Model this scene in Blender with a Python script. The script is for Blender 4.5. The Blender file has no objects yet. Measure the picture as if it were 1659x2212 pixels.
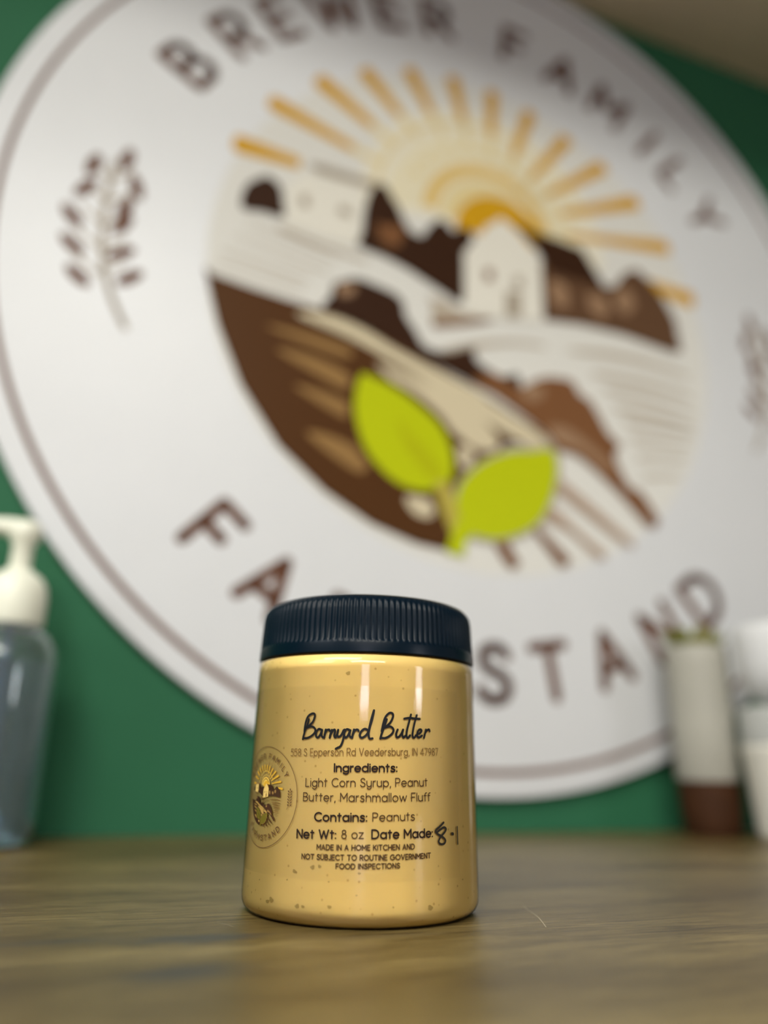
import bpy, bmesh, math, random
from mathutils import Vector, Matrix, noise
from mathutils.geometry import tessellate_polygon
PI = math.pi
random.seed(4)
SC = bpy.context.scene
COL = SC.collection
PSI = 0.35387              # the counter and its wall are turned this much to the camera

# ---------------------------------------------------------------- camera
cd = bpy.data.cameras.new('camera')
cam = bpy.data.objects.new('camera', cd); COL.objects.link(cam)
SC.camera = cam
F_PX, PITCH, ROLL = 1690.1, 0.3123, 0.02122
cd.sensor_fit = 'VERTICAL'; cd.sensor_height = 24.0; cd.sensor_width = 18.0
cd.lens = F_PX / 2212 * 24.0
cd.clip_start = 0.005; cd.clip_end = 50
cam.location = (0, 0, 0.04001)
fw = Vector((0, math.cos(PITCH), math.sin(PITCH))); up = Vector((0, -math.sin(PITCH), math.cos(PITCH))); rt = Vector((1, 0, 0))
r2 = math.cos(ROLL) * rt + math.sin(ROLL) * up; u2 = -math.sin(ROLL) * rt + math.cos(ROLL) * up
cam.rotation_euler = Matrix((r2, u2, -fw)).transposed().to_euler()
cd.dof.use_dof = True; cd.dof.focus_distance = 0.2105; cd.dof.aperture_fstop = cd.lens / 8.0

# ---------------------------------------------------------------- world and light
W = bpy.data.worlds.new('world'); SC.world = W; W.use_nodes = True
W.node_tree.nodes['Background'].inputs[0].default_value = (0.75, 0.85, 1.0, 1)
W.node_tree.nodes['Background'].inputs[1].default_value = 0.35
SC.view_settings.view_transform = 'Standard'; SC.view_settings.look = 'None'
SC.view_settings.gamma = 1; SC.view_settings.use_curve_mapping = False
SC.view_settings.exposure = 0.08

def area(name, loc, target, sx, sy, power, color):
    l = bpy.data.lights.new(name, 'AREA'); l.shape = 'RECTANGLE'; l.size = sx; l.size_y = sy; l.energy = power; l.color = color
    o = bpy.data.objects.new(name, l); COL.objects.link(o); o.location = loc
    o.rotation_euler = (Vector(target) - Vector(loc)).to_track_quat('-Z', 'Y').to_euler()
    return o
area('window_light', (-1.45, -0.85, 1.12), (0.0, 0.5, 0.1), 1.1, 0.6, 13, (0.93, 0.97, 1.0))
area('ceiling_light', (-0.65, -0.78, 1.55), (-0.15, 0.4, 0.0), 1.1, 0.55, 34, (1.0, 0.98, 0.93))
area('rear_fill_light', (0.1, -1.75, 1.55), (0.0, 0.25, 0.1), 1.4, 0.7, 64, (1.0, 0.97, 0.88))  # added fill behind the camera to brighten the jar's front, no known fixture
area('rear_window_light', (0.0, -2.35, 0.55), (0.0, 0.0, 0.5), 0.34, 0.55, 6.5, (0.86, 0.82, 1.0))
area('side_window_light', (2.12, -1.15, 0.56), (0.0, 0.2, 0.5), 0.30, 0.55, 7, (0.95, 0.95, 1.0))

# ---------------------------------------------------------------- materials
def s2l(c):
    return tuple(((v / 255) / 12.92 if v / 255 <= 0.04045 else ((v / 255 + 0.055) / 1.055) ** 2.4) for v in c)
def mat(name, rgb, rough=0.5, spec=0.5, coat=0.0, sss=0.0, trans=0.0, ior=1.45, metal=0.0, noise_amt=0.06, noise_scale=30, lin=False):
    m = bpy.data.materials.new(name); m.use_nodes = True; nt = m.node_tree; b = nt.nodes['Principled BSDF']
    c = rgb if lin else s2l(rgb)
    b.inputs['Roughness'].default_value = rough; b.inputs['Specular IOR Level'].default_value = spec
    b.inputs['Coat Weight'].default_value = coat; b.inputs['Coat Roughness'].default_value = 0.08
    b.inputs['IOR'].default_value = ior; b.inputs['Transmission Weight'].default_value = trans; b.inputs['Metallic'].default_value = metal
    if sss: b.inputs['Subsurface Weight'].default_value = sss; b.inputs['Subsurface Radius'].default_value = (0.004, 0.0025, 0.001); b.inputs['Subsurface Scale'].default_value = 1.0
    if noise_amt:
        tc = nt.nodes.new('ShaderNodeTexCoord'); n = nt.nodes.new('ShaderNodeTexNoise'); n.inputs['Scale'].default_value = noise_scale; n.inputs['Detail'].default_value = 4
        r = nt.nodes.new('ShaderNodeValToRGB'); r.color_ramp.elements[0].position = 0.3; r.color_ramp.elements[1].position = 0.7
        r.color_ramp.elements[0].color = tuple(v * (1 - noise_amt) for v in c) + (1,); r.color_ramp.elements[1].color = tuple(min(1, v * (1 + noise_amt)) for v in c) + (1,)
        nt.links.new(tc.outputs['Object'], n.inputs['Vector']); nt.links.new(n.outputs['Fac'], r.inputs['Fac']); nt.links.new(r.outputs['Color'], b.inputs['Base Color'])
    else:
        b.inputs['Base Color'].default_value = tuple(c) + (1,)
    return m
def film(name, bump=0.0, tint=(1, 1, 1)):
    """thin clear plastic: see-through with a Fresnel gloss"""
    m = bpy.data.materials.new(name); m.use_nodes = True; nt = m.node_tree; nt.nodes.clear()
    o = nt.nodes.new('ShaderNodeOutputMaterial'); mx = nt.nodes.new('ShaderNodeMixShader'); t = nt.nodes.new('ShaderNodeBsdfTransparent'); g = nt.nodes.new('ShaderNodeBsdfGlossy'); f = nt.nodes.new('ShaderNodeFresnel')
    t.inputs['Color'].default_value = tuple(tint) + (1,); g.inputs['Roughness'].default_value = 0.05; f.inputs['IOR'].default_value = 1.42
    nt.links.new(f.outputs[0], mx.inputs[0]); nt.links.new(t.outputs[0], mx.inputs[1]); nt.links.new(g.outputs[0], mx.inputs[2]); nt.links.new(mx.outputs[0], o.inputs[0])
    if bump:
        tc = nt.nodes.new('ShaderNodeTexCoord'); mp = nt.nodes.new('ShaderNodeMapping'); mp.inputs['Scale'].default_value = (1, 1, 0.22)
        n = nt.nodes.new('ShaderNodeTexNoise'); n.inputs['Scale'].default_value = 260; n.inputs['Detail'].default_value = 3
        b = nt.nodes.new('ShaderNodeBump'); b.inputs['Strength'].default_value = bump; b.inputs['Distance'].default_value = 0.0004
        nt.links.new(tc.outputs['Object'], mp.inputs[0]); nt.links.new(mp.outputs[0], n.inputs['Vector']); nt.links.new(n.outputs['Fac'], b.inputs['Height'])
        nt.links.new(b.outputs[0], g.inputs['Normal']); nt.links.new(b.outputs[0], f.inputs['Normal'])
    return m

# ---------------------------------------------------------------- helpers
def add(o, parent=None, label=None, cat=None, group=None, kind=None):
    COL.objects.link(o)
    if parent: o.parent = parent
    for k, v in (('label', label), ('category', cat), ('group', group), ('kind', kind)):
        if v: o[k] = v
    return o
def empty(name, loc, rz, label, cat, group=None):
    o = bpy.data.objects.new(name, None); o.empty_display_size = 0.02; o.location = loc; o.rotation_euler = (0, 0, rz)
    return add(o, None, label, cat, group)
def mesh_obj(name, verts, faces, m, parent=None, smooth=False, **kw):
    me = bpy.data.meshes.new(name); me.from_pydata([tuple(v) for v in verts], [], faces); me.materials.append(m)
    if smooth: me.polygons.foreach_set('use_smooth', [True] * len(me.polygons))
    me.update(); return add(bpy.data.objects.new(name, me), parent, **kw)
def bm_obj(name, bm, m, parent=None, smooth=False, **kw):
    me = bpy.data.meshes.new(name); bmesh.ops.recalc_face_normals(bm, faces=bm.faces); bm.to_mesh(me); bm.free(); me.materials.append(m)
    if smooth:
        me.polygons.foreach_set('use_smooth', [True] * len(me.polygons))
        if smooth != 'all': me.set_sharp_from_angle(angle=math.radians(40))
    me.update(); return add(bpy.data.objects.new(name, me), parent, **kw)
def lathe_bm(prof, n=96, c=(0, 0), bm=None, closed=False, f=None):
    bm = bm or bmesh.new(); rings = []
    for r, z in prof:
        if r < 1e-7: rings.append([bm.verts.new((c[0], c[1], z))])
        else:
            ring = []
            for i in range(n):
                a = 2 * PI * i / n; rr = f(r, z, i) if f else r
                ring.append(bm.verts.new((c[0] + rr * math.cos(a), c[1] + rr * math.sin(a), z)))
            rings.append(ring)
    pairs = list(zip(rings, rings[1:])) + ([(rings[-1], rings[0])] if closed else [])
    for A, B in pairs:
        for i in range(n):
            j = (i + 1) % n
            vs = ([A[0]] if len(A) == 1 else [A[i], A[j]]) + ([B[0]] if len(B) == 1 else [B[j], B[i]])
            if len(vs) > 2: bm.faces.new(vs)
    return bm
def lathe(name, prof, m, parent, n=96, **kw):
    sm = kw.pop('smooth', True); return bm_obj(name, lathe_bm(prof, n), m, parent, smooth=sm, **kw)
def tube_bm(pts, rad, n=12, bm=None, flat=1.0):
    bm = bm or bmesh.new(); P = [Vector(p) for p in pts]; R = rad if isinstance(rad, (list, tuple)) else [rad] * len(P); rings = []; ref = Vector((0, 0, 1))
    for i, p in enumerate(P):
        t = (P[min(i + 1, len(P) - 1)] - P[max(i - 1, 0)]).normalized()
        a = t.cross(ref if abs(t.dot(ref)) < 0.95 else Vector((1, 0, 0))).normalized(); b = a.cross(t)
        rings.append([bm.verts.new(p + (a * math.cos(2 * PI * k / n) + b * flat * math.sin(2 * PI * k / n)) * R[i]) for k in range(n)])
    for A, B in zip(rings, rings[1:]):
        for k in range(n): bm.faces.new((A[k], A[(k + 1) % n], B[(k + 1) % n], B[k]))
    bm.faces.new(rings[0]); bm.faces.new(rings[-1]); return bm
def spline(pts, k=6, closed=False):
    P = [Vector((p[0], p[1])) for p in pts]; n = len(P)
    if n < 3: return [tuple(p) for p in P]
    out = []
    for i in range(n if closed else n - 1):
        g = (lambda j: P[j % n]) if closed else (lambda j: P[max(0, min(n - 1, j))])
        a, b, c, d = g(i - 1), g(i), g(i + 1), g(i + 2)
        for s in range(k):
            t = s / k; out.append(tuple(0.5 * ((2 * b) + (c - a) * t + (2 * a - 5 * b + 4 * c - d) * t * t + (3 * b - 3 * c + d - a) * t ** 3)))
    if not closed: out.append(tuple(P[-1]))
    return out
def box_obj(name, x0, x1, y0, y1, z0, z1, m, parent=None, bevel=0.0, **kw):
    bm = bmesh.new(); bmesh.ops.create_cube(bm, size=1)
    for v in bm.verts: v.co = Vector(((x0 + x1) / 2 + v.co.x * (x1 - x0), (y0 + y1) / 2 + v.co.y * (y1 - y0), (z0 + z1) / 2 + v.co.z * (z1 - z0)))
    if bevel: bmesh.ops.bevel(bm, geom=bm.edges[:], offset=bevel, segments=3, affect='EDGES')
    return bm_obj(name, bm, m, parent, smooth=bool(bevel), **kw)

# flat print: 2D shapes pushed onto a surface by map(x, y, lift)
def ribbon(pts, w):
    """2D monoline stroke with round joins and caps"""
    V, Fc = [], []
    for i, (x, y) in enumerate(pts):
        b = len(V); V += [(x + w / 2 * math.cos(PI * k / 5), y + w / 2 * math.sin(PI * k / 5)) for k in range(10)]; Fc.append(tuple(range(b, b + 10)))
        if i + 1 < len(pts):
            X, Y = pts[i + 1]; dx, dy = X - x, Y - y; L = math.hypot(dx, dy)
            if L < 1e-9: continue
            nx, ny = -dy / L * w / 2, dx / L * w / 2; b = len(V)
            V += [(x + nx, y + ny), (x - nx, y - ny), (X - nx, Y - ny), (X + nx, Y + ny)]; Fc.append((b, b + 1, b + 2, b + 3))
    return V, Fc
def print_obj(name, shapes, fmap, lift, m, parent, sub=None, **kw):
    """shapes: list of (verts2d, faces)"""
    bm = bmesh.new()
    for V, Fc in shapes:
        vs = [bm.verts.new((x, y, 0)) for x, y in V]
        for f in Fc:
            try: bm.faces.new([vs[i] for i in f])
            except ValueError: pass
    if sub:
        bmesh.ops.triangulate(bm, faces=bm.faces[:])
        for _ in range(7):
            e = [e for e in bm.edges if e.calc_length() > sub]
            if not e: break
            bmesh.ops.subdivide_edges(bm, edges=e, cuts=1); bmesh.ops.triangulate(bm, faces=bm.faces[:])
    for v in bm.verts: v.co = fmap(v.co.x, v.co.y, lift)
    me = bpy.data.meshes.new(name); bm.to_mesh(me); bm.free(); me.materials.append(m); me.update()
    return add(bpy.data.objects.new(name, me), parent, **kw)
def fill(pts):
    tris = tessellate_polygon([[Vector((x, y, 0)) for x, y in pts]]); return [(x, y) for x, y in pts], [tuple(t) for t in tris]
def annulus(r0, r1, n=180, c=(0, 0)):
    V = [(c[0] + r * math.cos(2 * PI * i / n), c[1] + r * math.sin(2 * PI * i / n)) for r in (r0, r1) for i in range(n)]
    return V, [(i, (i + 1) % n, n + (i + 1) % n, n + i) for i in range(n)]

# monoline rounded lettering, 7 units to a capital: strokes 'L' polyline, 'A' arc (cx, cy, rx, ry, a0, a1), 'S' curve
A_ = lambda *a: ('A',) + a
L_ = lambda *a: ('L',) + a
S_ = lambda *a: ('S',) + a
BOWL = A_(2.4, 2.4, 2.4, 2.4, 0, 360)
GL = {
 'A': (5.2, L_(0, 0, 2.6, 7, 5.2, 0), L_(0.9, 2.2, 4.3, 2.2)), 'B': (4.4, L_(2.4, 3.7, 0, 3.7, 0, 7, 2.3, 7), A_(2.3, 5.35, 1.65, 1.65, -90, 90), L_(0, 3.7, 0, 0, 2.5, 0), A_(2.5, 1.85, 1.85, 1.85, -90, 90)),
 'C': (5.9, A_(3.5, 3.5, 3.5, 3.5, 48, 312)), 'D': (5.6, L_(2.2, 0, 0, 0, 0, 7, 2.2, 7), A_(2.2, 3.5, 3.4, 3.5, -90, 90)),
 'E': (3.8, L_(3.8, 0, 0, 0, 0, 7, 3.8, 7), L_(0, 3.6, 3.3, 3.6)), 'F': (3.7, L_(0, 0, 0, 7, 3.8, 7), L_(0, 3.5, 3.2, 3.5)),
 'G': (6.8, A_(3.5, 3.5, 3.5, 3.5, 48, 360), L_(7, 3.5, 4.2, 3.5)), 'H': (5, L_(0, 0, 0, 7), L_(5, 0, 5, 7), L_(0, 3.6, 5, 3.6)),
 'I': (0, L_(0, 0, 0, 7)), 'J': (3, L_(3, 7, 3, 1.6), A_(1.5, 1.6, 1.5, 1.6, 190, 360)), 'K': (4.5, L_(0, 0, 0, 7), L_(4.3, 7, 0, 2.8), L_(1.5, 4.3, 4.5, 0)),
 'L': (3.6, L_(0, 7, 0, 0, 3.6, 0)), 'M': (6, L_(0, 0, 0, 7, 3, 2.4, 6, 7, 6, 0)), 'N': (5, L_(0, 0, 0, 7, 5, 0, 5, 7)), 'O': (7, A_(3.5, 3.5, 3.5, 3.5, 0, 360)),
 'P': (4.3, L_(0, 0, 0, 7, 2.4, 7), A_(2.4, 5.1, 1.9, 1.9, -90, 90), L_(2.4, 3.2, 0, 3.2)), 'R': (4.3, L_(0, 0, 0, 7, 2.4, 7), A_(2.4, 5.1, 1.9, 1.9, -90, 90), L_(2.4, 3.2, 0, 3.2), L_(2.1, 3.2, 4.3, 0)),
 'S': (4.2, S_(4.0, 5.9, 3.3, 6.75, 2.2, 7, 0.9, 6.6, 0.35, 5.4, 0.9, 4.3, 2.2, 3.65, 3.6, 2.95, 4.2, 1.8, 3.6, 0.5, 2.2, 0, 0.8, 0.3, 0, 1.3)), 'T': (5, L_(0, 7, 5, 7), L_(2.5, 7, 2.5, 0)),
 'U': (4.8, L_(0, 7, 0, 2.4), A_(2.4, 2.4, 2.4, 2.4, 180, 360), L_(4.8, 2.4, 4.8, 7)), 'V': (5.2, L_(0, 7, 2.6, 0, 5.2, 7)), 'W': (8, L_(0, 7, 2, 0, 4, 6.2, 6, 0, 8, 7)), 'Y': (5, L_(0, 7, 2.5, 3.2, 5, 7), L_(2.5, 3.2, 2.5, 0)),
 'a': (4.8, BOWL, L_(4.8, 4.8, 4.8, 0)), 'b': (4.8, L_(0, 7, 0, 0), BOWL), 'd': (4.8, BOWL, L_(4.8, 7, 4.8, 0)), 'e': (4.7, L_(0.1, 2.4, 4.8, 2.4), A_(2.4, 2.4, 2.4, 2.4, 0, 318)),
 'f': (2.4, L_(1.1, 0, 1.1, 5.6), A_(2.5, 5.6, 1.4, 1.4, 75, 180), L_(0, 4.7, 2.4, 4.7)), 'g': (4.8, BOWL, L_(4.8, 4.8, 4.8, 0), A_(2.4, 0, 2.4, 2.2, -150, 0)),
 'h': (4.2, L_(0, 7, 0, 0), A_(2.1, 2.7, 2.1, 2.1, 0, 180), L_(4.2, 2.7, 4.2, 0)), 'i': (0, L_(0, 4.8, 0, 0), L_(0, 6.6, 0, 6.62)), 'l': (0, L_(0, 7, 0, 0)),
 'm': (6.8, L_(0, 4.8, 0, 0), A_(1.7, 3.1, 1.7, 1.7, 0, 180), L_(3.4, 3.1, 3.4, 0), A_(5.1, 3.1, 1.7, 1.7, 0, 180), L_(6.8, 3.1, 6.8, 0)),
 'n': (4.2, L_(0, 4.8, 0, 0), A_(2.1, 2.7, 2.1, 2.1, 0, 180), L_(4.2, 2.7, 4.2, 0)), 'o': (4.8, BOWL), 'p': (4.8, L_(0, 4.8, 0, -2.2), BOWL), 'r': (2.1, L_(0, 4.8, 0, 0), A_(2.0, 2.8, 2.0, 2.0, 85, 180)),
 's': (3.4, S_(3.2, 4.1, 2.6, 4.65, 1.7, 4.8, 0.7, 4.5, 0.35, 3.7, 0.9, 2.85, 1.8, 2.5, 2.9, 2.1, 3.3, 1.2, 2.8, 0.3, 1.7, 0, 0.6, 0.25, 0, 0.8)), 't': (2.6, L_(1.2, 6.5, 1.2, 0), L_(0, 4.8, 2.6, 4.8)),
 'u': (4.2, L_(0, 4.8, 0, 2.1), A_(2.1, 2.1, 2.1, 2.1, 180, 360), L_(4.2, 4.8, 4.2, 0)), 'w': (6.6, L_(0, 4.8, 1.6, 0, 3.3, 4.5, 5, 0, 6.6, 4.8)),
 'y': (4.2, L_(0, 4.8, 0, 2.1), A_(2.1, 2.1, 2.1, 2.1, 180, 360), L_(4.2, 4.8, 4.2, 0), A_(2.1, 0, 2.1, 2.1, -150, 0)), 'z': (3.8, L_(0, 4.8, 3.8, 4.8, 0, 0, 3.8, 0)),
 '1': (1.6, L_(0, 5.8, 1.6, 7, 1.6, 0)), '4': (4.6, L_(3.5, 0, 3.5, 7, 0, 1.9, 4.6, 1.9)), '5': (4.1, L_(3.8, 7, 0.7, 7, 0.4, 4.0), S_(0.4, 4.0, 1.8, 4.5, 3.4, 4.0, 4.1, 2.4, 3.4, 0.7, 1.8, 0, 0, 0.7)),
 '7': (4.0, L_(0, 7, 4.0, 7, 1.2, 0)), '8': (4.2, A_(2.1, 5.4, 1.6, 1.6, 0, 360), A_(2.1, 1.9, 2.05, 1.9, 0, 360)), '9': (4.2, A_(2.1, 4.9, 2.1, 2.1, 0, 360), S_(4.2, 4.9, 4.0, 3.0, 2.8, 1.2, 1.2, 0)),
 ',': (0.3, L_(0.4, 0.2, 0.0, -1.1)), '.': (0, L_(0, 0.05, 0, 0)), ':': (0, L_(0, 0.4, 0, 0.38), L_(0, 4.2, 0, 4.18)), ' ': (1.6,),
}
def glyph(ch):
    out = []
    for st in GL[ch][1:]:
        v = st[1:]
        if st[0] == 'A':
            n = max(6, int(abs(v[5] - v[4]) / 15)); out.append([(v[0] + v[2] * math.cos(math.radians(v[4] + (v[5] - v[4]) * i / n)), v[1] + v[3] * math.sin(math.radians(v[4] + (v[5] - v[4]) * i / n))) for i in range(n + 1)])
        else:
            P = [(v[i], v[i + 1]) for i in range(0, len(v), 2)]; out.append(spline(P, 4) if st[0] == 'S' else P)
    return out
def text_shapes(txt, u0, z0, u1, z1, cap, w, gap=1.75):
    tot = sum(GL[c][0] for c in txt) + gap * (len(txt) - 1); k = cap / 7; L = math.hypot(u1 - u0, z1 - z0); kx = (L - w) / tot; a = math.atan2(z1 - z0, u1 - u0); x = 0; out = []
    for ch in txt:
        for st in glyph(ch):
            P = [((x + px) * kx + w / 2, py * k) for px, py in st]
            out.append(ribbon([(u0 + X * math.cos(a) - Y * math.sin(a), z0 + X * math.sin(a) + Y * math.cos(a)) for X, Y in P], w))
        x += GL[ch][0] + gap
    return out
def letter_shapes(ch, cx, cy, ang, cap, w):
    """one letter centred at (cx, cy), its upright turned to ang"""
    k = cap / 7; hw = GL[ch][0] / 2; ca, sa = math.cos(ang), math.sin(ang); out = []
    for st in glyph(ch):
        out.append(ribbon([(cx + ((px - hw) * ca - (py - 3.5) * sa) * k, cy + ((px - hw) * sa + (py - 3.5) * ca) * k) for px, py in st], w))
    return out

# ---------------------------------------------------------------- the farm emblem, radius 1 at the sign's edge
ART = [
('hill','tan',[(-447,72),(-382,59),(-304,49),(-268,43),(-271,36),(-311,40),(-385,49),(-447,62)]),
('field_line','tan',[(-530,25),(-447,14),(-354,-4),(-356,-9),(-447,8),(-528,22)]),
('field_line','tan',[(-549,-13),(-464,-22),(-391,-32),(-392,-37),(-466,-28),(-547,-17)]),
('field_line','tan',[(-509,61),(-436,50),(-339,30),(-340,25),(-437,44),(-509,58)]),
('field_line','tan',[(-559,-43),(-485,-48),(-403,-58),(-403,-63),(-485,-53),(-559,-46)]),
('field_line','tan',[(-127,-146),(-82,-117),(-9,-87),(80,-65),(142,-62),(137,-69),(71,-77),(-5,-100),(-75,-135),(-97,-147)]),
('field_line','tan',[(210,-57),(307,-42),(421,-41),(524,-56),(520,-63),(415,-55),(306,-57),(214,-64)]),
('field_line','tan',[(272,-100),(370,-94),(439,-97),(527,-109),(524,-116),(433,-110),(364,-108),(271,-110)]),
('field_line','tan',[(300,-135),(389,-132),(527,-150),(524,-155),(383,-145),(299,-145)]),
('field_line','tan',[(323,-175),(408,-170),(522,-184),(519,-189),(402,-183),(322,-186)]),
('field_line','tan',[(346,-205),(428,-199),(520,-203),(518,-208),(422,-210),(348,-215)]),
('field_line','tan',[(356,-243),(424,-236),(507,-234),(505,-239),(418,-247),(358,-252)]),
('field_line','tan',[(370,-284),(429,-275),(493,-270),(492,-276),(423,-284),(369,-293)]),
('field_line','tan',[(379,-328),(424,-319),(470,-314),(468,-319),(419,-327),(378,-335)]),
('path_patch','mid',[(-121,-64),(-88,-40),(-19,-32),(21,-28),(-23,-49),(-111,-77)]),  # brown and tan printed ground by the path, plain inks of the design
('path_patch','tan',[(-130,-9),(-88,-14),(-50,-29),(-19,-34),(-119,-61),(-121,-34)]),
('tree','dark',[(-526,91),(-527,127),(-516,154),(-502,166),(-485,180),(-467,174),(-453,160),(-447,128),(-445,94),(-486,94)]),
('house_roof','greytan',[(-401,237),(-377,245),(-311,242),(-251,239),(-254,223),(-314,221),(-383,224)]),
('house_wall','cream',[(-443,169),(-404,215),(-310,220),(-277,216),(-284,79),(-305,65),(-438,79)]),
('house_window','greytan',[(-414,154),(-397,163),(-392,132),(-411,128)]),
('house_window','greytan',[(-333,154),(-312,157),(-300,136),(-330,133)]),
('tree','dark',[(-287,72),(-279,105),(-275,164),(-265,209),(-251,233),(-232,237),(-216,212),(-201,191),(-191,168),(-173,140),(-146,135),(-129,165),(-103,190),(-84,179),(-72,169),(-51,184),(-31,177),(-24,144),(-48,103),(-52,-1),(-111,16),(-176,44),(-232,61)]),
('tree_leaf','mid',[(-248,139),(-230,136),(-204,148),(-188,131),(-199,95),(-225,88),(-244,107)]),
('barn_wall','barn',[(144,156),(186,127),(302,126),(340,136),(372,181),(407,200),(443,177),(478,139),(507,87),(516,4),(496,-5),(357,12),(245,12),(145,1)]),
('tree_leaf','light',[(167,105),(202,105),(213,60),(190,42),(165,65)]),
('tree_leaf','light',[(264,94),(300,99),(321,69),(296,41),(266,64)]),
('tree_leaf','light',[(344,124),(382,133),(392,95),(366,67),(340,87)]),
('barn_front','cream',[(44,239),(90,212),(144,151),(140,-4),(53,-21),(-49,-29),(-49,120),(-24,157)]),
('barn_roof','dark',[(78,235),(130,223),(191,223),(258,214),(314,125),(230,126),(168,129),(128,187)]),
('barn_window','mid',[(0,91),(20,98),(22,69),(2,61)]),
('barn_window','greytan',[(73,93),(94,97),(94,69),(73,65)]),
('barn_door','greytan',[(51,49),(89,59),(88,-8),(49,-16)]),
('field','brown',[(-586,-57),(-551,-172),(-500,-284),(-425,-389),(-335,-464),(-244,-514),(-153,-542),(-67,-551),(-52,-461),(-46,-374),(49,-309),(148,-293),(124,-268),(7,-217),(-43,-195),(-119,-165),(-192,-140),(-280,-114),(-357,-95),(-415,-91),(-500,-81),(-572,-70)]),
('furrow','strip',[(-406,-117),(-340,-104),(-265,-120),(-192,-150),(-22,-206),(7,-224),(127,-278),(128,-301),(75,-300),(-105,-226),(-191,-183),(-304,-142)]),
('furrow','stripd',[(-462,-155),(-384,-155),(-300,-169),(-302,-188),(-390,-174)]),
('furrow','strip',[(-242,-186),(-119,-220),(-13,-264),(25,-318),(-24,-334),(-70,-309),(-155,-255)]),
('furrow','stripd',[(-440,-200),(-369,-202),(-300,-223),(-302,-255),(-360,-236)]),
('furrow','stripd',[(-401,-268),(-352,-270),(-296,-286),(-298,-314),(-338,-301)]),
('furrow','stripd',[(-374,-358),(-335,-355),(-283,-369),(-252,-394),(-268,-420),(-321,-396)]),
('furrow','strip',[(-177,-455),(-143,-442),(-119,-472),(-129,-490),(-160,-484)]),
('furrow','strip',[(-80,-343),(-51,-331),(-32,-349),(-51,-377),(-69,-369)]),
('bush','dark',[(-354,-93),(-340,-61),(-336,-33),(-316,-20),(-288,-7),(-259,-10),(-230,-16),(-205,-23),(-188,-39),(-182,-68),(-160,-98),(-143,-125),(-111,-133),(-82,-129),(-28,-107),(-24,-134),(34,-160),(74,-148),(71,-207),(-6,-199),(-82,-173),(-156,-150),(-228,-129),(-281,-111)]),
('bush_leaf','light',[(-329,-35),(-312,-27),(-291,-26),(-294,-46),(-318,-56)]),
('bush','mid',[(-34,-180),(21,-157),(48,-171),(80,-176),(113,-154),(146,-139),(205,-136),(224,-164),(249,-175),(272,-210),(291,-243),(319,-269),(304,-295),(333,-356),(366,-370),(400,-418),(403,-432),(376,-443),(301,-375),(214,-313),(162,-303),(139,-276),(85,-241),(27,-210)]),
('bush_leaf','light',[(79,-184),(112,-166),(137,-169),(127,-194),(94,-204)]),
('bush_leaf','light',[(140,-257),(186,-249),(246,-281),(289,-320),(283,-340),(224,-296),(163,-288)]),
('furrow','mid2',[(155,-367),(166,-369),(236,-414),(330,-482),(316,-491),(226,-440),(157,-396)]),
('furrow','mid2',[(124,-433),(147,-433),(211,-482),(261,-515),(244,-527),(184,-482),(119,-458)]),
('furrow','mid',[(91,-479),(110,-480),(143,-507),(176,-538),(156,-554),(123,-520)]),
('furrow','mid',[(4,-507),(30,-507),(48,-535),(62,-557),(43,-569),(18,-542)]),
('leaf_outline','brown',[(-283,-210),(-262,-207),(-208,-218),(-149,-243),(-93,-286),(-71,-334),(-65,-372),(-72,-411),(-100,-438),(-150,-452),(-208,-439),(-265,-390),(-290,-331),(-297,-270)]),
('leaf_outline','brown',[(-294,-233),(-286,-177),(-276,-167),(-244,-186),(-226,-222),(-274,-225)]),
('leaf','green',[(-274,-221),(-254,-219),(-205,-233),(-155,-259),(-108,-294),(-86,-333),(-79,-367),(-83,-403),(-108,-427),(-153,-438),(-204,-424),(-252,-381),(-276,-331),(-284,-277)]),
('leaf_vein','olive',[(-196,-296),(-168,-326),(-133,-355),(-101,-402),(-126,-409),(-157,-380),(-182,-346)]),
('leaf_outline','greytan',[(151,-298),(165,-323),(164,-359),(152,-405),(122,-464),(74,-501),(12,-522),(-41,-519),(-71,-494),(-81,-444),(-60,-397),(-13,-350),(51,-317),(102,-308)]),
('stem','olive2',[(-119,-418),(-90,-411),(-73,-449),(-63,-498),(-84,-518),(-105,-470)]),
('leaf','green',[(144,-306),(157,-330),(155,-363),(143,-405),(115,-459),(71,-494),(15,-514),(-35,-512),(-63,-488),(-72,-442),(-52,-398),(-7,-356),(51,-327),(98,-317)]),
('stem','green',[(-70,-482),(-35,-508),(-53,-527),(-57,-557),(-95,-552),(-85,-524),(-78,-503)]),
]

TOP = [('B', 148.5), ('R', 137.9), ('E', 128.9), ('W', 118.2), ('E', 107.8), ('R', 98.3), ('F', 82.8), ('A', 72.4), ('M', 61.4), ('I', 51.2), ('L', 43.2), ('Y', 33.4)]
BOT = [('F', -132.9), ('A', -123.2), ('R', -112.3), ('M', -101.0), ('S', -89.8), ('T', -80.6), ('A', -70.3), ('N', -59.6), ('D', -49.3)]
SUN = (0.0136, 0.2097)
RAYS = [(0.577 * math.cos(a) if 0 else a, o, i) for a, o, i in ((176.9, .562, .437), (162.4, .522, .34), (147.6, .474, .334), (133.2, .437, .319), (118.0, .412, .301), (102.4, .392, .283), (87.2, .38, .26), (71.5, .376, .231), (55.0, .384, .205), (39.6, .417, .21), (24.6, .455, .215), (9.2, .50, .215), (-5.6, .555, .41))]
SEEDS = [(-.8005, .1037, 75), (-.7445, .133, 80), (-.8072, .05, 55), (-.7216, .0774, 110), (-.822, -.0146, -50), (-.7362, .0264, 70), (-.7361, -.0089, 60), (-.8143, -.0728, -40), (-.7315, -.069, 35), (-.7972, -.1327, -40), (-.7118, -.1151, 40)]
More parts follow.
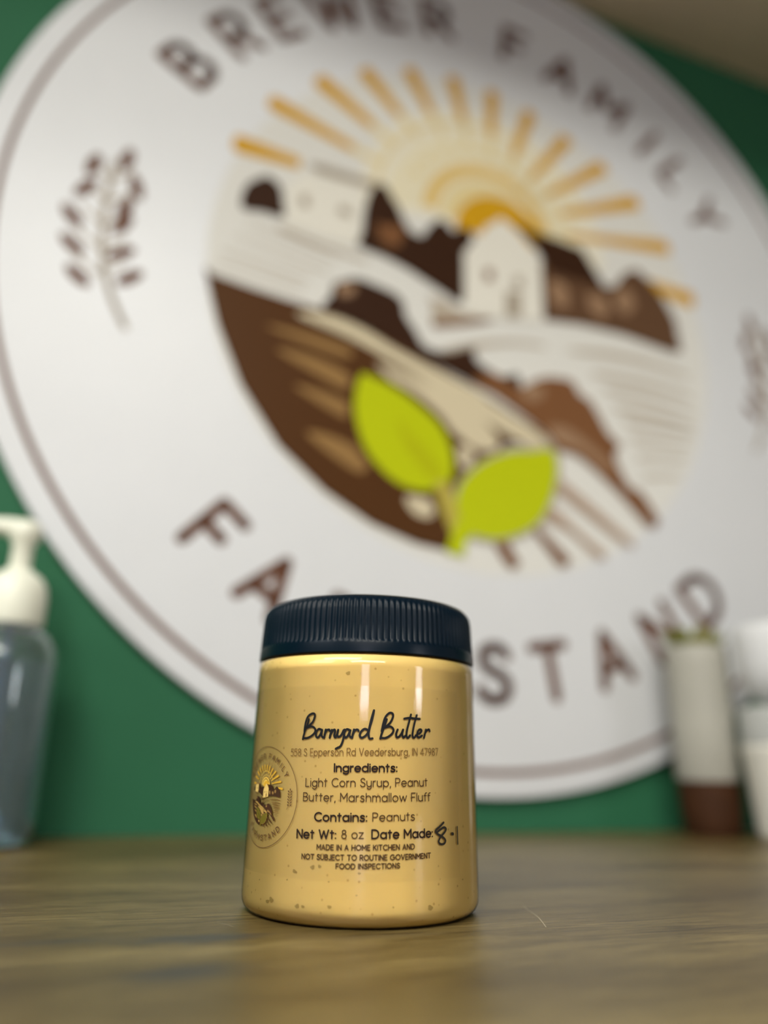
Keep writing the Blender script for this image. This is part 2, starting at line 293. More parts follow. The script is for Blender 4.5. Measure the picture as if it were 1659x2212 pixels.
SEEDSYM = [(-.772, .15, 88)] + [(-.767 + s * .035, .115 - .05 * k, 90 - s * 38) for k in range(6) for s in (-1, 1)]
CORNERED = {'house_wall', 'house_window', 'barn_wall', 'barn_front', 'barn_roof', 'barn_window', 'barn_door', 'house_roof', 'field', 'stem'}
def emblem(fmap, parent, mats, R, lift0, dl, big, sub=None):
    """prints the emblem; big = the sign (letters and rays are parts of their own), else the small one on the jar"""
    def sc(sh): return [([(x * R, y * R) for x, y in V], Fc) for V, Fc in sh]
    lay = {}
    def put(name, shapes, level, m, **kw):
        if big: print_obj(name, sc(shapes), fmap, lift0 + dl * level, mats[m], parent, sub, **kw)
        else: lay.setdefault((m, level), []).extend(sc(shapes))
    def ray(a0, a1, r0, r1, c=SUN, n=5):
        P = []
        for k in range(n + 1):
            a = math.radians(a0 + (a1 - a0) * k / n); P.append((c[0] + r1 * math.cos(a), c[1] + r1 * math.sin(a)))
        for k in range(n, -1, -1):
            a = math.radians(a0 + (a1 - a0) * k / n); P.append((c[0] + r0 * math.cos(a), c[1] + r0 * math.sin(a)))
        return fill(P)
    if big:
        put('scene_ground', [fill([(.585 * math.cos(q), .585 * math.sin(q)) for q in [2 * PI * k / 90 for k in range(90)]])], 0.4, 'ground')
        put('sun_glow', [ray(-8, 188, 0.0, 0.30, n=40)], 1, 'glow1'); put('sun_glow', [ray(0, 182, 0.0, 0.24, n=40)], 2, 'glow2')
    put('sun_ring', [ray(20, 175, 0.262, 0.272, n=30)], 3, 'glow3')
    put('sun_ring', [ray(150 - 14 * k, 157 - 14 * k, 0.186, 0.202, n=3) for k in range(9)], 3, 'glow3')
    put('sun_ring', [ray(5, 178, 0.125, 0.158, n=30)], 3, 'gold2')
    put('sun', [ray(0, 185, 0.0, 0.11, n=30)], 3, 'glow3'); put('sun', [ray(0, 180, 0.045, 0.112, c=(.045, .18), n=30)], 4, 'gold')
    for a, o, i in RAYS:
        w0 = 2.2 if o < .5 else 1.9
        ra = math.radians(a); ro = o + .008; h1, h0 = ro * math.sin(math.radians(w0)) * 1.15, max(i * math.sin(math.radians(w0)) * .9, .006)
        C, S_n = math.cos(ra), math.sin(ra)
        P = [(i - .005, -h0), (ro - .01, -h1), (ro, -h1 * .6), (ro, h1 * .6), (ro - .01, h1), (i - .005, h0)]
        put('sun_ray', [fill([(SUN[0] + x * C - y * S_n, SUN[1] + x * S_n + y * C) for x, y in P])], 4, 'gold')
        if big and i < .4: put('ray_base', [fill([(SUN[0] + x * C - y * S_n, SUN[1] + x * S_n + y * C) for x, y in [(i - .07, -h0 * .6), (i, -h0), (i, h0), (i - .07, h0 * .6)]])], 3, 'glow3')
    for k, (name, col, pts) in enumerate(ART):
        P = [(x / 1000, y / 1000) for x, y in pts]
        if name not in CORNERED: P = spline(P, 4, True)
        put(name, [fill(P)], 5 + k * 0.35, col)
    rg = 0.9485
    put('ring_line', [annulus(rg - (.0055 if big else .006), rg + (.0055 if big else .006), c=(.0031, .0057) if big else (0, 0))], 1, 'letter')
    cap, w = (.096, .0215 if big else .018)
    for ch, a in TOP: put('letter', letter_shapes(ch, .768 * math.cos(math.radians(a)), .768 * math.sin(math.radians(a)), math.radians(a - 90), cap, w), 2, 'letter')
    for ch, a in BOT: put('letter', letter_shapes(ch, .77 * math.cos(math.radians(a)), .77 * math.sin(math.radians(a)), math.radians(a + 90), cap, w), 2, 'letter')
    for side in (1, -1):
        sh = []
        for x, y, t in (SEEDS if big else SEEDSYM):
            t = math.radians(t); l, h = (.028, .0125) if big else (.030, .015)
            P = [(x + (l * math.cos(q) * math.cos(t) - h * math.sin(q) * math.sin(t)) * (1 if big else .8), y + (l * math.cos(q) * math.sin(t) + h * math.sin(q) * math.cos(t)) * (1 if big else .8)) for q in [2 * PI * j / 10 for j in range(10)]]
            sh.append(fill([(side * X, Y) for X, Y in P]))
        put('wheat_ear', sh, 2, 'letter')
        st = [ribbon([(side * a, b) for a, b in spline([(-.765, .12), (-.77, 0), (-.758, -.1), (-.735, -.165), (-.708, -.215)], 5)], .011 if big else .008)]
        if big: st += [ribbon([(side * -.768, yy), (side * (-.768 + s * .04), yy + .03)], .006) for yy in (.08, .03, -.02, -.07, -.12) for s in (-1, 1)]
        put('wheat_stem', st, 1, 'tan')
    if not big:
        nm = {'dark': 'emblem_ink', 'letter': 'emblem_lettering', 'gold': 'emblem_sun', 'green': 'emblem_leaf'}
        for (m, lv), sh in sorted(lay.items(), key=lambda q: q[0][1]):
            print_obj(nm.get(m, 'emblem_ink'), sh, fmap, lift0 + dl * lv, mats[m], parent, sub)

# ---------------------------------------------------------------- the room
ex, ey = Vector((math.cos(PSI), math.sin(PSI), 0)), Vector((-math.sin(PSI), math.cos(PSI), 0))
WO = Vector((0, 0.50657, 0))                       # on the sign's plane
def wp(s, d, z=0): return WO + ex * s + ey * d + Vector((0, 0, z))      # s along the wall, d away from the sign plane (minus = towards the room)
TH = 0.008                                          # sign thickness
M_green = mat('green_wall_paint', (0.024, 0.118, 0.056), 0.6, 0.15, noise_amt=0.05, noise_scale=8, lin=True)
M_white = mat('white_plaster', (0.38, 0.36, 0.33), 0.8, 0.2, lin=True, noise_amt=0.03)
M_soffit = mat('taupe_soffit_paint', (0.66, 0.57, 0.44), 0.7, 0.2, lin=True, noise_amt=0.05, noise_scale=6)
M_floor = mat('grey_floor', (0.20, 0.18, 0.15), 0.6, 0.3, lin=True)
def room_box(name, s0, s1, d0, d1, z0, z1, m):
    o = box_obj(name, s0, s1, d0, d1, z0, z1, m, kind='structure'); o.location = WO; o.rotation_euler = (0, 0, PSI); return o
room_box('wall_back', -2.2, 2.2, TH, TH + 0.1, -0.9, 1.6, M_green)
room_box('ceiling_soffit', -2.2, 2.2, TH - 0.42, TH - 0.0005, 0.752, 1.6, M_soffit)
room_box('ceiling', -2.2, 2.2, -3.2, TH, 1.6, 1.7, M_white)
room_box('floor', -2.2, 2.2, -3.2, TH + 0.1, -1.0, -0.9, M_floor)
room_box('wall_left', -2.3, -2.2, -3.2, TH + 0.1, -0.9, 1.6, M_white)
room_box('wall_right', 2.2, 2.3, -3.2, TH + 0.1, -0.9, 1.6, M_white)
room_box('wall_front', -2.3, 2.3, -3.3, -3.2, -0.9, 1.6, M_white)

# ---------------------------------------------------------------- counter
def wood():
    m = bpy.data.materials.new('brown_oak_laminate'); m.use_nodes = True; nt = m.node_tree; N = nt.nodes.new; K = nt.links.new; b = nt.nodes['Principled BSDF']
    tc = N('ShaderNodeTexCoord')
    def nz(scale, detail, sx, sy, rough=0.6, dist=0.0, loc=(0, 0, 0)):
        mp = N('ShaderNodeMapping'); mp.inputs['Scale'].default_value = (sx, sy, 1); mp.inputs['Location'].default_value = loc; K(tc.outputs['Object'], mp.inputs[0])
        n = N('ShaderNodeTexNoise'); n.inputs['Scale'].default_value = scale; n.inputs['Detail'].default_value = detail; n.inputs['Roughness'].default_value = rough; n.inputs['Distortion'].default_value = dist
        K(mp.outputs[0], n.inputs['Vector']); return n.outputs['Fac']
    def ramp(f, stops):
        r = N('ShaderNodeValToRGB'); el = r.color_ramp.elements
        el[0].position, el[0].color = stops[0][0], stops[0][1] + (1,); el[1].position, el[1].color = stops[-1][0], stops[-1][1] + (1,)
        for p, c in stops[1:-1]: e = el.new(p); e.color = c + (1,)
        K(f, r.inputs[0]); return r.outputs[0]
    def mix(kind, fac, a, c):
        x = N('ShaderNodeMix'); x.data_type = 'RGBA'; x.blend_type = kind
        if isinstance(fac, float): x.inputs[0].default_value = fac
        else: K(fac, x.inputs[0])
        K(a, x.inputs[6]); K(c, x.inputs[7]); return x.outputs[2]
    broad = ramp(nz(5, 5, 1.0, 6.0, 0.55, 0.6), [(0.33, (.095, .064, .022)), (0.5, (.165, .120, .044)), (0.66, (.265, .202, .082))])
    grain = ramp(nz(34, 9, 1.0, 20.0, 0.72, 0.5), [(0.38, (.48, .45, .40)), (0.5, (.92, .91, .88)), (0.62, (1.2, 1.2, 1.16))])
    fine = ramp(nz(120, 7, 0.6, 18.0, 0.75, 0.3), [(0.41, (.50, .46, .38)), (0.53, (1.0, 1.0, 1.0)), (0.65, (1.18, 1.18, 1.15))])
    col = mix('MULTIPLY', 1.0, mix('MULTIPLY', 1.0, broad, grain), fine)
    # knots, at their places in the board
    dn = nz(22, 4, 1.0, 3.0, 0.6)
    for (kx, ky, rx, ry, amt) in KNOTS:
        mp = N('ShaderNodeMapping'); mp.vector_type = 'POINT'; mp.inputs['Scale'].default_value = (1 / rx, 1 / ry, 0.0); mp.inputs['Location'].default_value = (-kx / rx, -ky / ry, 0)
        K(tc.outputs['Object'], mp.inputs[0]); ln = N('ShaderNodeVectorMath'); ln.operation = 'LENGTH'; K(mp.outputs[0], ln.inputs[0])
        ad = N('ShaderNodeMath'); ad.operation = 'MULTIPLY_ADD'; K(dn, ad.inputs[0]); ad.inputs[1].default_value = 2.6; ad.inputs[2].default_value = -1.3
        sm = N('ShaderNodeMath'); K(ln.outputs['Value'], sm.inputs[0]); K(ad.outputs[0], sm.inputs[1])
        f = ramp(sm.outputs[0], [(0.0, (amt, amt, amt)), (0.45, (amt * .8,) * 3), (1.0, (0, 0, 0))])
        rgb = N('ShaderNodeRGB'); rgb.outputs[0].default_value = (.045, .040, .034, 1); col = mix('MIX', f, col, rgb.outputs[0])
    K(col, b.inputs['Base Color']); b.inputs['Roughness'].default_value = 0.30; b.inputs['Specular IOR Level'].default_value = 0.5
    bp = N('ShaderNodeBump'); bp.inputs['Strength'].default_value = 0.35; bp.inputs['Distance'].default_value = 0.0004; K(nz(300, 4, 1.0, 12.0, 0.7), bp.inputs['Height']); K(bp.outputs[0], b.inputs['Normal'])
    return m
KNOTS = [(-0.139, -0.266, 0.024, 0.006, 0.95), (-0.150, -0.299, 0.017, 0.009, 0.95), (-0.175, -0.262, 0.02, 0.004, 0.6), (-0.10, -0.275, 0.02, 0.004, 0.35)]
counter = empty('counter', WO, PSI, 'long brown wood-grain counter that the jar of tan spread stands on', 'counter')
M_wood = wood()
box_obj('countertop', -1.3, 1.3, -0.76, TH - 0.001, -0.035, 0, M_wood, counter, bevel=0.002)
box_obj('cabinet_base', -1.28, 1.28, -0.72, TH - 0.002, -0.899, -0.0352, mat('cabinet_paint', (0.45, 0.43, 0.40), 0.6, lin=True), counter)
M_scr = mat('scratch_mark', (0.42, 0.36, 0.24), 0.4, lin=True, noise_amt=0)
for pts in ([(-.0425, -.2445), (-.0445, -.250), (-.0480, -.262), (-.0535, -.275)], [(-.1355, -.2490), (-.1335, -.2515), (-.1325, -.2545)], [(-.2100, -.226), (-.2045, -.2265), (-.2000, -.2285)]):
    sp = spline(pts, 5); print_obj('scratch', [ribbon(sp, 0.00028)], lambda x, y, l: Vector((x, y, l)), 0.00006, M_scr, counter, label='thin pale scratch in the wood-grain surface')

# ---------------------------------------------------------------- the sign
PM = {'ground': (212, 211, 204), 'dark': (52, 30, 16), 'barn': (92, 66, 46), 'brown': (76, 46, 18), 'stripd': (140, 108, 64), 'mid': (116, 78, 48), 'mid2': (165, 142, 122), 'light': (145, 115, 88), 'tan': (172, 160, 142), 'greytan': (158, 147, 130), 'cream': (220, 217, 205), 'strip': (200, 188, 158),
      'green': (176, 186, 8), 'olive': (168, 172, 8), 'olive2': (172, 158, 70), 'gold': (198, 150, 24), 'gold2': (212, 182, 112), 'glow1': (222, 217, 198), 'glow2': (221, 213, 184), 'glow3': (216, 199, 148), 'letter': (98, 64, 46)}
BIGM = {k: mat('sign_ink_' + k, v, 0.45, 0.12, noise_amt=0) for k, v in PM.items()}
S0, Z0, RS = 0.08049, 0.38378, 0.36854
sign = empty('round_sign', wp(S0, 0, Z0), PSI, 'large round white sign with brown lettering and sunrise farm scene on the green wall', 'sign')
def edge_disc():
    c = (0.0019, 0.0055); bv = 0.0012; prof = [(0, TH), (RS, TH), (RS, bv), (RS - bv * .3, bv * .3), (RS - bv, 0), (0, 0)]
    bm = lathe_bm([(r, z) for r, z in prof], 200)
    for v in bm.verts: v.co = Vector((v.co.x + c[0], v.co.z, v.co.y + c[1]))
    return bm
bm_obj('sign_board', edge_disc(), mat('sign_white', (0.675, 0.69, 0.70), 0.42, 0.4, lin=True, noise_amt=0.01), sign, smooth=True)
emblem(lambda x, y, l: Vector((x, -l, y)), sign, BIGM, RS, 0.00005, 0.00006, True)

# ---------------------------------------------------------------- the jar
JX, JY = -0.00455, 0.25292
def RJ(z): return 0.03455 - 0.0009 * z / 0.0697
jar = empty('spread_jar', (JX, JY, 0), 0, 'clear plastic jar of tan spread with a navy ribbed lid, in sharp focus', 'jar')
M_clear = film('clear_plastic'); M_label = film('clear_label_film', bump=0.25)
prof = [(0, 0.0008), (RJ(0) - .006, 0.0006), (RJ(0) - .0042, 0.0), (RJ(0) - .0030, 0.0001), (RJ(0) - .0017, 0.0006), (RJ(0) - .0008, 0.0015), (RJ(0) - .0002, 0.0028), (RJ(.0045), .0045)] + [(RJ(.006 + .003 * k), .006 + .003 * k) for k in range(21)] + [(RJ(.0694), .0694), (.0330, .0696), (.0318, .0699), (.0318, .078)]
lathe('container', prof, M_clear, jar, 160, smooth='all')
M_spread = mat('tan_spread', (0.85, 0.625, 0.215), 0.5, 0.3, sss=0.12, noise_amt=0.035, noise_scale=45, lin=True)
def speckle(m):
    nt = m.node_tree; b = nt.nodes['Principled BSDF']; src = b.inputs['Base Color'].links[0].from_socket
    tc = nt.nodes.new('ShaderNodeTexCoord'); v = nt.nodes.new('ShaderNodeTexVoronoi'); v.inputs['Scale'].default_value = 330; nt.links.new(tc.outputs['Object'], v.inputs['Vector'])
    r = nt.nodes.new('ShaderNodeValToRGB'); r.color_ramp.elements[0].position = 0.06; r.color_ramp.elements[0].color = (.62, .50, .34, 1); r.color_ramp.elements[1].position = 0.14; r.color_ramp.elements[1].color = (1, 1, 1, 1)
    nt.links.new(v.outputs['Distance'], r.inputs[0])
    x = nt.nodes.new('ShaderNodeMix'); x.data_type = 'RGBA'; x.blend_type = 'MULTIPLY'; x.inputs[0].default_value = 0.75; nt.links.new(src, x.inputs[6]); nt.links.new(r.outputs[0], x.inputs[7]); nt.links.new(x.outputs[2], b.inputs['Base Color'])
speckle(M_spread)
g = 0.0003
cprof = [(0, 0.0011), (RJ(0) - .006, 0.0009), (RJ(0) - .0043, 0.0003), (RJ(0) - .0031, 0.0004), (RJ(0) - .0019, .0009), (RJ(0) - .0011, .0017), (RJ(0) - .0005, .0029), (RJ(.0045) - g, .0045)] + [(RJ(.006 + .003 * k) - g, .006 + .003 * k) for k in range(20)] + [(RJ(.066) - g, .066), (RJ(.069) - g, .0690), (.0325, .0694), (.0310, .0697), (.0310, .0745), (0, .0755)]
spread = lathe('spread', cprof, M_spread, jar, 160, smooth='all', label='pale tan peanut spread filling the clear jar')
# on the jar: x = arc length and y = height, both in metres, arc measured on a 34 mm radius
def jmap(x, y, l):
    a = x / 0.034; r = RJ(y) + l; return Vector((r * math.sin(a), -r * math.cos(a), y))
def smap(x, y, l):
    a = x / 0.034; r = RJ(y) - g + l; return Vector((r * math.sin(a), -r * math.cos(a), y))
SCRIPT=[[(-1540,5148),(-1578,4988),(-1642,4848),(-1682,4709),(-1700,4621)],[(-1665,4828),(-1644,5028),(-1582,5209),(-1476,5288),(-1382,5296),(-1359,5228),(-1407,5087),(-1505,4988),(-1598,4920)],[(-1598,4920),(-1432,4956),(-1325,4880),(-1351,4777),(-1463,4689),(-1580,4649),(-1687,4649)],[(-1129,4865),(-1220,4889),(-1289,4809),(-1292,4710),(-1244,4663),(-1175,4731),(-1120,4865),(-1136,4751),(-1092,4668)],[(-1014,4874),(-1035,4763),(-1052,4661)],[(-1043,4740),(-987,4851),(-918,4875),(-900,4843)],[(-840,4868),(-870,4765),(-891,4663)],[(-885,4714),(-830,4821),(-772,4876),(-745,4833),(-766,4727),(-729,4673),(-683,4767),(-662,4870)],[(-662,4870),(-682,4755),(-646,4689),(-572,4737),(-511,4864)],[(-486,4880),(-497,4738),(-524,4582),(-578,4456),(-651,4409),(-708,4381)],[(-353,4874),(-428,4889),(-483,4809),(-488,4719),(-445,4673),(-382,4740),(-328,4867),(-349,4749),(-305,4679)],[(-230,4884),(-255,4774),(-272,4672)],[(-263,4750),(-205,4861),(-136,4886),(-106,4855)],[(163,4868),(64,4909),(-32,4841),(-70,4738),(-19,4677),(77,4725),(156,4837),(222,5126),(298,5401),(254,5166),(190,4928),(166,4770),(197,4662),(274,4667)],[(653,5177),(601,5017),(550,4878),(511,4759),(488,4668)],[(521,4857),(559,5055),(618,5235),(722,5342),(807,5337),(830,5262),(772,5121),(681,5019),(590,4950)],[(590,4950),(749,4990),(843,4917),(815,4814),(711,4725),(607,4683),(504,4688)],[(963,4913),(922,4802),(940,4716),(1008,4733),(1077,4822),(1120,4918),(1095,4799),(1131,4713),(1183,4758)],[(1351,5326),(1297,5139),(1235,4918),(1219,4759),(1264,4709),(1326,4774)],[(1528,5317),(1472,5146),(1417,4924),(1399,4765),(1446,4715),(1501,4780)],[(1153,5206),(1315,5236),(1453,5225),(1624,5220)],[(1539,4813),(1634,4848),(1682,4914),(1634,4944),(1567,4894),(1539,4797),(1586,4727),(1692,4779)],[(1821,4943),(1791,4830),(1756,4721)],[(1776,4805),(1841,4912),(1923,4951),(1949,4904)]]
HAND=[[(2420,2545),(2267,2444),(2133,2353),(2195,2269),(2374,2188),(2482,2098),(2428,2018),(2300,2012),(2236,2081),(2302,2191),(2450,2298),(2510,2379),(2435,2423),(2282,2368),(2174,2307)],[(2996,2418),(2999,2276),(3001,2103),(3004,1977)],[(2750,2252),(2796,2243)]]
BUB=[(-7.5,63.9,0.52),(-42.2,5.6,0.65),(-44.6,4.7,0.52),(-12.1,5.4,0.46),(-27.1,1.8,0.52),(-24.3,1.7,0.39),(33.1,2.2,0.65),(-20.5,14.4,0.52),(-17.3,14.7,0.39),(-29.6,13.1,0.46),(0.3,13.4,0.33),(-33.2,10.9,0.2),(-52.0,9.8,0.2),(-0.6,8.3,0.2),(-12.8,11.2,0.2),(15.3,5.6,0.2),(55.3,10.7,0.2)]

M_bub = mat('air_pocket', (0.50, 0.35, 0.10), 0.6, 0.3, lin=True, noise_amt=0)
for a, z, r in BUB:
    r *= 1.15e-3; ax = math.radians(a) * 0.034; z = max(z * 1e-3, .0050)
    pts = [(ax + r * (1 + .25 * math.sin(3 * t + a)) * math.cos(t), z + r * .85 * (1 + .2 * math.cos(2 * t + a)) * math.sin(t)) for t in [2 * PI * k / 14 for k in range(14)]]
    print_obj('air_pocket', [fill(pts)], smap, 0.00012, M_bub, spread, 0.0009)
# label film and its print
LU0, LU1, LZ0, LZ1 = -0.048, 0.031, 0.0115, 0.0605
nx_, ny_ = 80, 40
bm = bmesh.new(); grid = [[bm.verts.new(jmap(LU0 + (LU1 - LU0) * i / nx_, LZ0 + (LZ1 - LZ0) * j / ny_, 0.00008)) for i in range(nx_ + 1)] for j in range(ny_ + 1)]
for j in range(ny_):
    for i in range(nx_): bm.faces.new((grid[j][i], grid[j][i + 1], grid[j + 1][i + 1], grid[j + 1][i]))
label = bm_obj('clear_label', bm, M_label, jar, smooth='all', label='clear see-through label with dark brown print')
M_ink = mat('dark_ink', (34, 22, 18), 0.6, 0.2, noise_amt=0); M_ink2 = mat('brown_ink', (66, 46, 26), 0.6, 0.2, noise_amt=0); M_ink3 = mat('light_brown_ink', (112, 84, 42), 0.6, 0.2, noise_amt=0); M_black = mat('black_ink', (12, 12, 14), 0.5, 0.3, noise_amt=0); M_pen = mat('marker_ink', (38, 34, 28), 0.5, 0.3, noise_amt=0)
sh = []
for st in SCRIPT:
    P = spline([(x * 1e-5, y * 1e-5) for x, y in st], 5); sh.append(ribbon(P, 0.00060))
print_obj('script_title', sh, jmap, 0.00014, M_black, label, label='black handwritten-style title')
LINES = [('address_line', '558 S Epperson Rd Veedersburg, IN 47987', -20.85, 41.75, 22.5, 42.75, 1.85, .17, M_ink3),
 ('ingredients_heading', 'Ingredients:', -7.4, 38.0, 9.7, 38.3, 1.95, .34, M_ink), ('ingredients_text', 'Light Corn Syrup, Peanut', -15.4, 34.05, 18.7, 34.75, 2.05, .21, M_ink2),
 ('ingredients_text', 'Butter, Marshmallow Fluff', -15.9, 30.4, 19.6, 31.0, 2.05, .21, M_ink2), ('allergen_heading', 'Contains:', -12.3, 25.6, 1.9, 25.9, 2.0, .34, M_ink), ('allergen_text', 'Peanuts', 3.2, 25.95, 14.8, 26.2, 2.0, .21, M_ink2),
 ('weight_heading', 'Net Wt:', -17.3, 21.2, -6.0, 21.5, 2.05, .34, M_ink), ('weight_text', '8 oz', -4.7, 21.6, 1.1, 21.75, 2.0, .21, M_ink2), ('date_heading', 'Date Made:', 3.0, 21.75, 20.4, 22.0, 2.05, .34, M_ink),
 ('notice_text', 'MADE IN A HOME KITCHEN AND', -11.2, 18.7, 14.8, 19.2, 1.2, .22, M_ink2), ('notice_text', 'NOT SUBJECT TO ROUTINE GOVERNMENT', -15.4, 16.25, 19.7, 16.9, 1.2, .22, M_ink2), ('notice_text', 'FOOD INSPECTIONS', -5.9, 14.4, 10.7, 14.75, 1.15, .22, M_ink2)]
for nm, tx, u0, z0, u1, z1, cp, w, m in LINES:
    w *= 1.18
    print_obj(nm, text_shapes(tx, u0 * 1e-3, z0 * 1e-3, u1 * 1e-3, z1 * 1e-3, cp * 1e-3, w * 1e-3, 2.0 if tx.isupper() else 1.75), jmap, 0.00012, m, label)
sh = [ribbon(spline([(x * 1e-5, y * 1e-5) for x, y in st], 5), 0.00058 if i == 0 else 0.00045 if i == 1 else 0.0008) for i, st in enumerate(HAND)]
print_obj('handwritten_date', sh, jmap, 0.00015, M_pen, label, label='black marker handwriting')
SMM = {'barn': (66, 44, 28), 'dark': (56, 34, 22), 'stripd': (150, 118, 60), 'brown': (60, 38, 22), 'mid': (70, 44, 28), 'mid2': (78, 54, 30), 'light': (140, 108, 60), 'tan': (112, 84, 44), 'greytan': (140, 108, 60), 'cream': (222, 190, 112), 'strip': (176, 142, 76), 'green': (106, 96, 30), 'olive': (84, 74, 24), 'olive2': (100, 84, 30),
       'gold': (206, 160, 48), 'gold2': (216, 176, 78), 'glow1': (222, 190, 110), 'glow2': (222, 190, 100), 'glow3': (222, 186, 84), 'letter': (92, 66, 40)}
SM = {k: mat('label_ink_' + k, v, 0.6, 0.2, noise_amt=0) for k, v in SMM.items()}
RE = 0.0132 / 0.9485
emblem(lambda x, y, l: jmap(x - 0.0310, y + 0.0310, l), label, SM, RE, 0.00009, 0.0000045, False, 0.0012)
# lid
NR = 120; SEG = NR * 6
M_lid = mat('navy_plastic', (0.0010, 0.0065, 0.0135), 0.30, 0.16, lin=True, noise_amt=0.0)
def rib(r, z, i):
    k = i % 6
    if z < LZ + .0034 or z > LZ + .0158: return r
    fade = min(1, (z - LZ - .0034) / .0006, (LZ + .0158 - z) / .0008)
    return r - (0.00042 * fade if k in (0, 1) else 0.00018 * fade if k in (2, 5) else 0)
LZ = 0.0697; RL = 0.03385
lp = [(.0312, LZ + .0002), (RL - .0003, LZ), (RL, LZ + .0003), (RL - .0001, LZ + .0028), (RL - .0002, LZ + .0033), (RL - .00022, LZ + .0036), (RL - .00025, LZ + .0042), (RL - .0005, LZ + .0090), (RL - .0007, LZ + .0128), (RL - .0010, LZ + .0145), (RL - .0014, LZ + .0152), (RL - .0018, LZ + .0157), (RL - .0026, LZ + .0166), (RL - .0040, LZ + .0172), (RL - .0052, LZ + .0174), (0, LZ + .0176)]
bm_obj('lid', lathe_bm(lp, SEG, f=rib), M_lid, jar, smooth=True, label='navy blue ribbed screw lid')

# ---------------------------------------------------------------- pump bottle
bp_ = wp(-0.215, -0.036)
bottle = empty('pump_bottle', bp_, PSI - 0.2, 'clear pump bottle of hand sanitiser with a cream pump, at the left edge', 'bottle')
M_pet = mat('clear_bottle', (0.80, 0.86, 0.88), 0.08, 0.5, trans=0.96, ior=1.38, lin=True, noise_amt=0)
M_cream = mat('cream_plastic', (0.78, 0.79, 0.66), 0.4, 0.5, lin=True, noise_amt=0.02)
body = [(0, .0015), (.019, .001), (.0225, 0), (.0245, .001), (.0255, .004), (.0258, .015), (.0256, .055), (.0254, .086), (.0240, .0925), (.0205, .0985), (.0165, .102), (.0125, .104), (.0125, .108)]
lathe('bottle_body', body + [(.0112, .108), (.0112, .1035), (.0155, .1008), (.0195, .0972), (.0228, .0915), (.0241, .0855), (.0243, .055), (.0244, .015), (.0242, .006), (.0230, .003), (0, .003)], M_pet, bottle, 64)
gel = [(0, .0032), (.0228, .0032), (.0240, .0062), (.0242, .015), (.0241, .055), (.0239, .084), (0, .0842)]
lathe('gel', gel, mat('pale_blue_gel', (0.55, 0.68, 0.78), 0.05, 0.5, trans=0.93, ior=1.34, lin=True, noise_amt=0), bottle, 64, label='pale blue clear gel')
lathe('collar', [(0, .1035), (.0152, .1035), (.0158, .105), (.0156, .118), (.0146, .124), (.0118, .1285), (.0080, .1312), (.0066, .1325), (0, .1325)], M_cream, bottle, 64)
lathe('pump_stem', [(0, .132), (.0052, .132), (.0052, .146), (.0072, .1485), (.0082, .1515), (.0078, .156), (.0058, .1585), (0, .159)], M_cream, bottle, 40)
bm = tube_bm([(0, 0, .1540), (-.010, 0, .1556), (-.020, 0, .1556), (-.030, 0, .1530), (-.0355, 0, .1480)], [.0058, .0048, .0044, .0040, .0034], 14)
bm_obj('nozzle', bm, M_cream, bottle, smooth=True)
bm_obj('dip_tube', tube_bm([(0, 0, .1034), (0, 0, .06), (.002, 0, .03), (.004, 0, .006)], .0026, 10), mat('blue_grey_tube', (0.10, 0.17, 0.24), 0.3, lin=True, noise_amt=0), bottle, smooth=True)

# ---------------------------------------------------------------- planter with greens
pp = wp(0.223, -0.034)
planter = empty('planter', pp, PSI, 'slim pale grey planter with green sprigs and a dark brown foot, beside the white tub', 'planter')
M_grey = mat('pale_grey_ceramic', (0.36, 0.35, 0.30), 0.45, 0.4, lin=True, noise_amt=0.04)
M_brown = mat('dark_brown_wood', (0.045, 0.017, 0.006), 0.6, 0.2, lin=True, noise_amt=0.2, noise_scale=60)
lathe('pot', [(0, .034), (.0195, .034), (.0206, .036), (.0207, .07), (.0209, .11), (.0210, .121), (.0205, .1225), (.0195, .122), (.0190, .117), (0, .116)], M_grey, planter, 64)
lathe('wooden_foot', [(0, 0.0012), (.015, .0008), (.0165, 0), (.0175, .002), (.0188, .012), (.0196, .026), (.0198, .0338), (0, .0339)], M_brown, planter, 48)
lathe('soil', [(0, .1162), (.0188, .1172), (.014, .1190), (0, .1198)], mat('soil', (0.05, 0.04, 0.02), 0.9, lin=True, noise_amt=0.3, noise_scale=300), planter, 32)
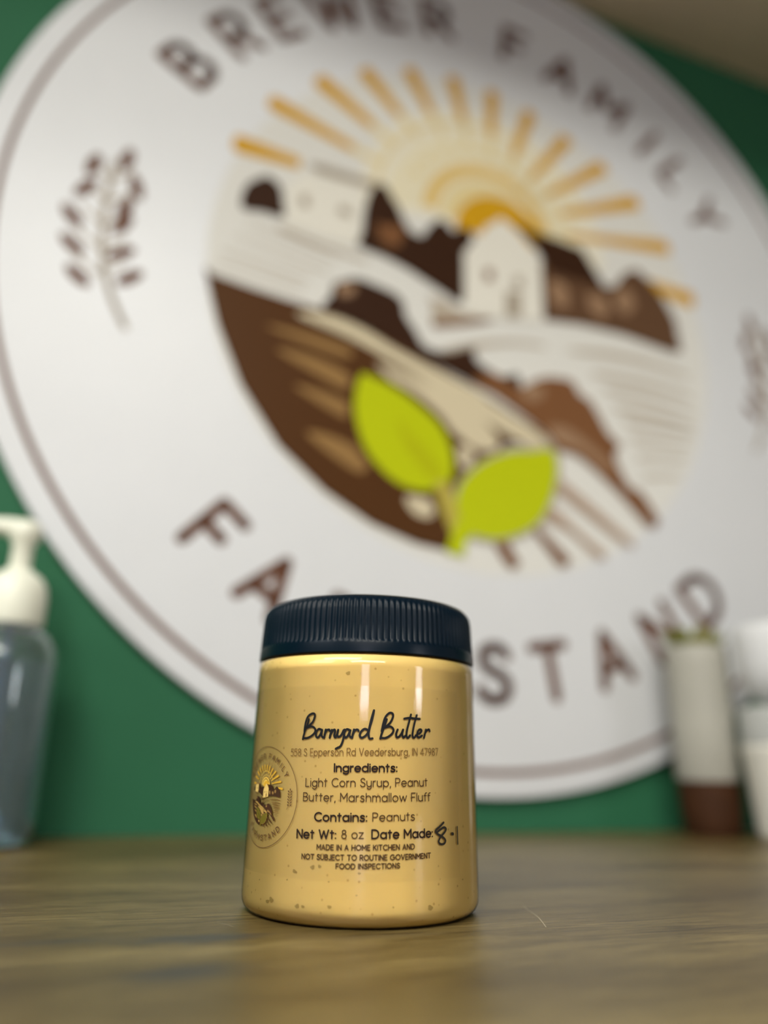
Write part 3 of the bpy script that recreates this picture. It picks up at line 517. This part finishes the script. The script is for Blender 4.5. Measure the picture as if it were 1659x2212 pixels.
M_leaf = [mat('sprig_green', (0.20, 0.21, 0.055), 0.6, 0.3, lin=True), mat('sprig_olive', (0.28, 0.27, 0.08), 0.6, 0.3, lin=True)]
for i in range(44):
    a = i * 2.39996; r0 = .003 + .014 * ((i * 7 % 17) / 17); x0, y0 = r0 * math.cos(a), r0 * math.sin(a); L = .013 + .012 * random.random(); lean = .25 + .3 * random.random()
    cx = [Vector((x0 + math.cos(a) * L * lean * t, y0 + math.sin(a) * L * lean * t,   .118 + L * (t - .40 * t * t) * 1.15)) for t in (0, .3, .6, .85, 1)]
    bm = tube_bm(cx, [.0012, .0028, .0034, .0022, .0004], 8, flat=0.35); bm_obj('sprig_leaf', bm, M_leaf[i % 2], planter, smooth=True)

# ---------------------------------------------------------------- white tub and bowl
tp = wp(0.258, -0.085)
tub = empty('tub', tp, PSI, 'white tapered tub standing on the counter under the white bowl, right edge', 'tub')
M_tub = mat('white_tub_plastic', (0.80, 0.78, 0.70), 0.5, 0.4, lin=True, noise_amt=0.02)
lathe('tub_body', [(0, .002), (.030, .001), (.0318, 0), (.0335, .0015), (.0345, .005), (.0385, .052), (.0392, .0535), (.0392, .0555), (.0380, .0565), (0, .0565)], M_tub, tub, 80)
lathe('tub_lid', [(0, .0566), (.0376, .0566), (.0382, .0572), (.0382, .078), (.0372, .0795), (.034, .0803), (0, .0805)], mat('pale_grey_plastic', (0.42, 0.43, 0.41), 0.5, 0.4, lin=True, noise_amt=0.02), tub, 80, label='pale grey deep lid band')
bowl = empty('bowl', wp(0.258, -0.085, .0806), PSI, 'round-bottomed white bowl stacked on top of the white tub', 'bowl')
lathe('bowl_body', [(0, .002), (.015, .001), (.0165, 0), (.018, .001), (.0215, .0025), (.029, .007), (.0335, .014), (.0360, .025), (.0368, .040), (.0370, .050), (.0365, .0508), (.0358, .050), (.0352, .040), (.0342, .026), (.0325, .016), (.027, .0095), (0, .0045)], mat('white_glaze', (0.70, 0.71, 0.72), 0.3, 0.5, lin=True, noise_amt=0.02), bowl, 80)
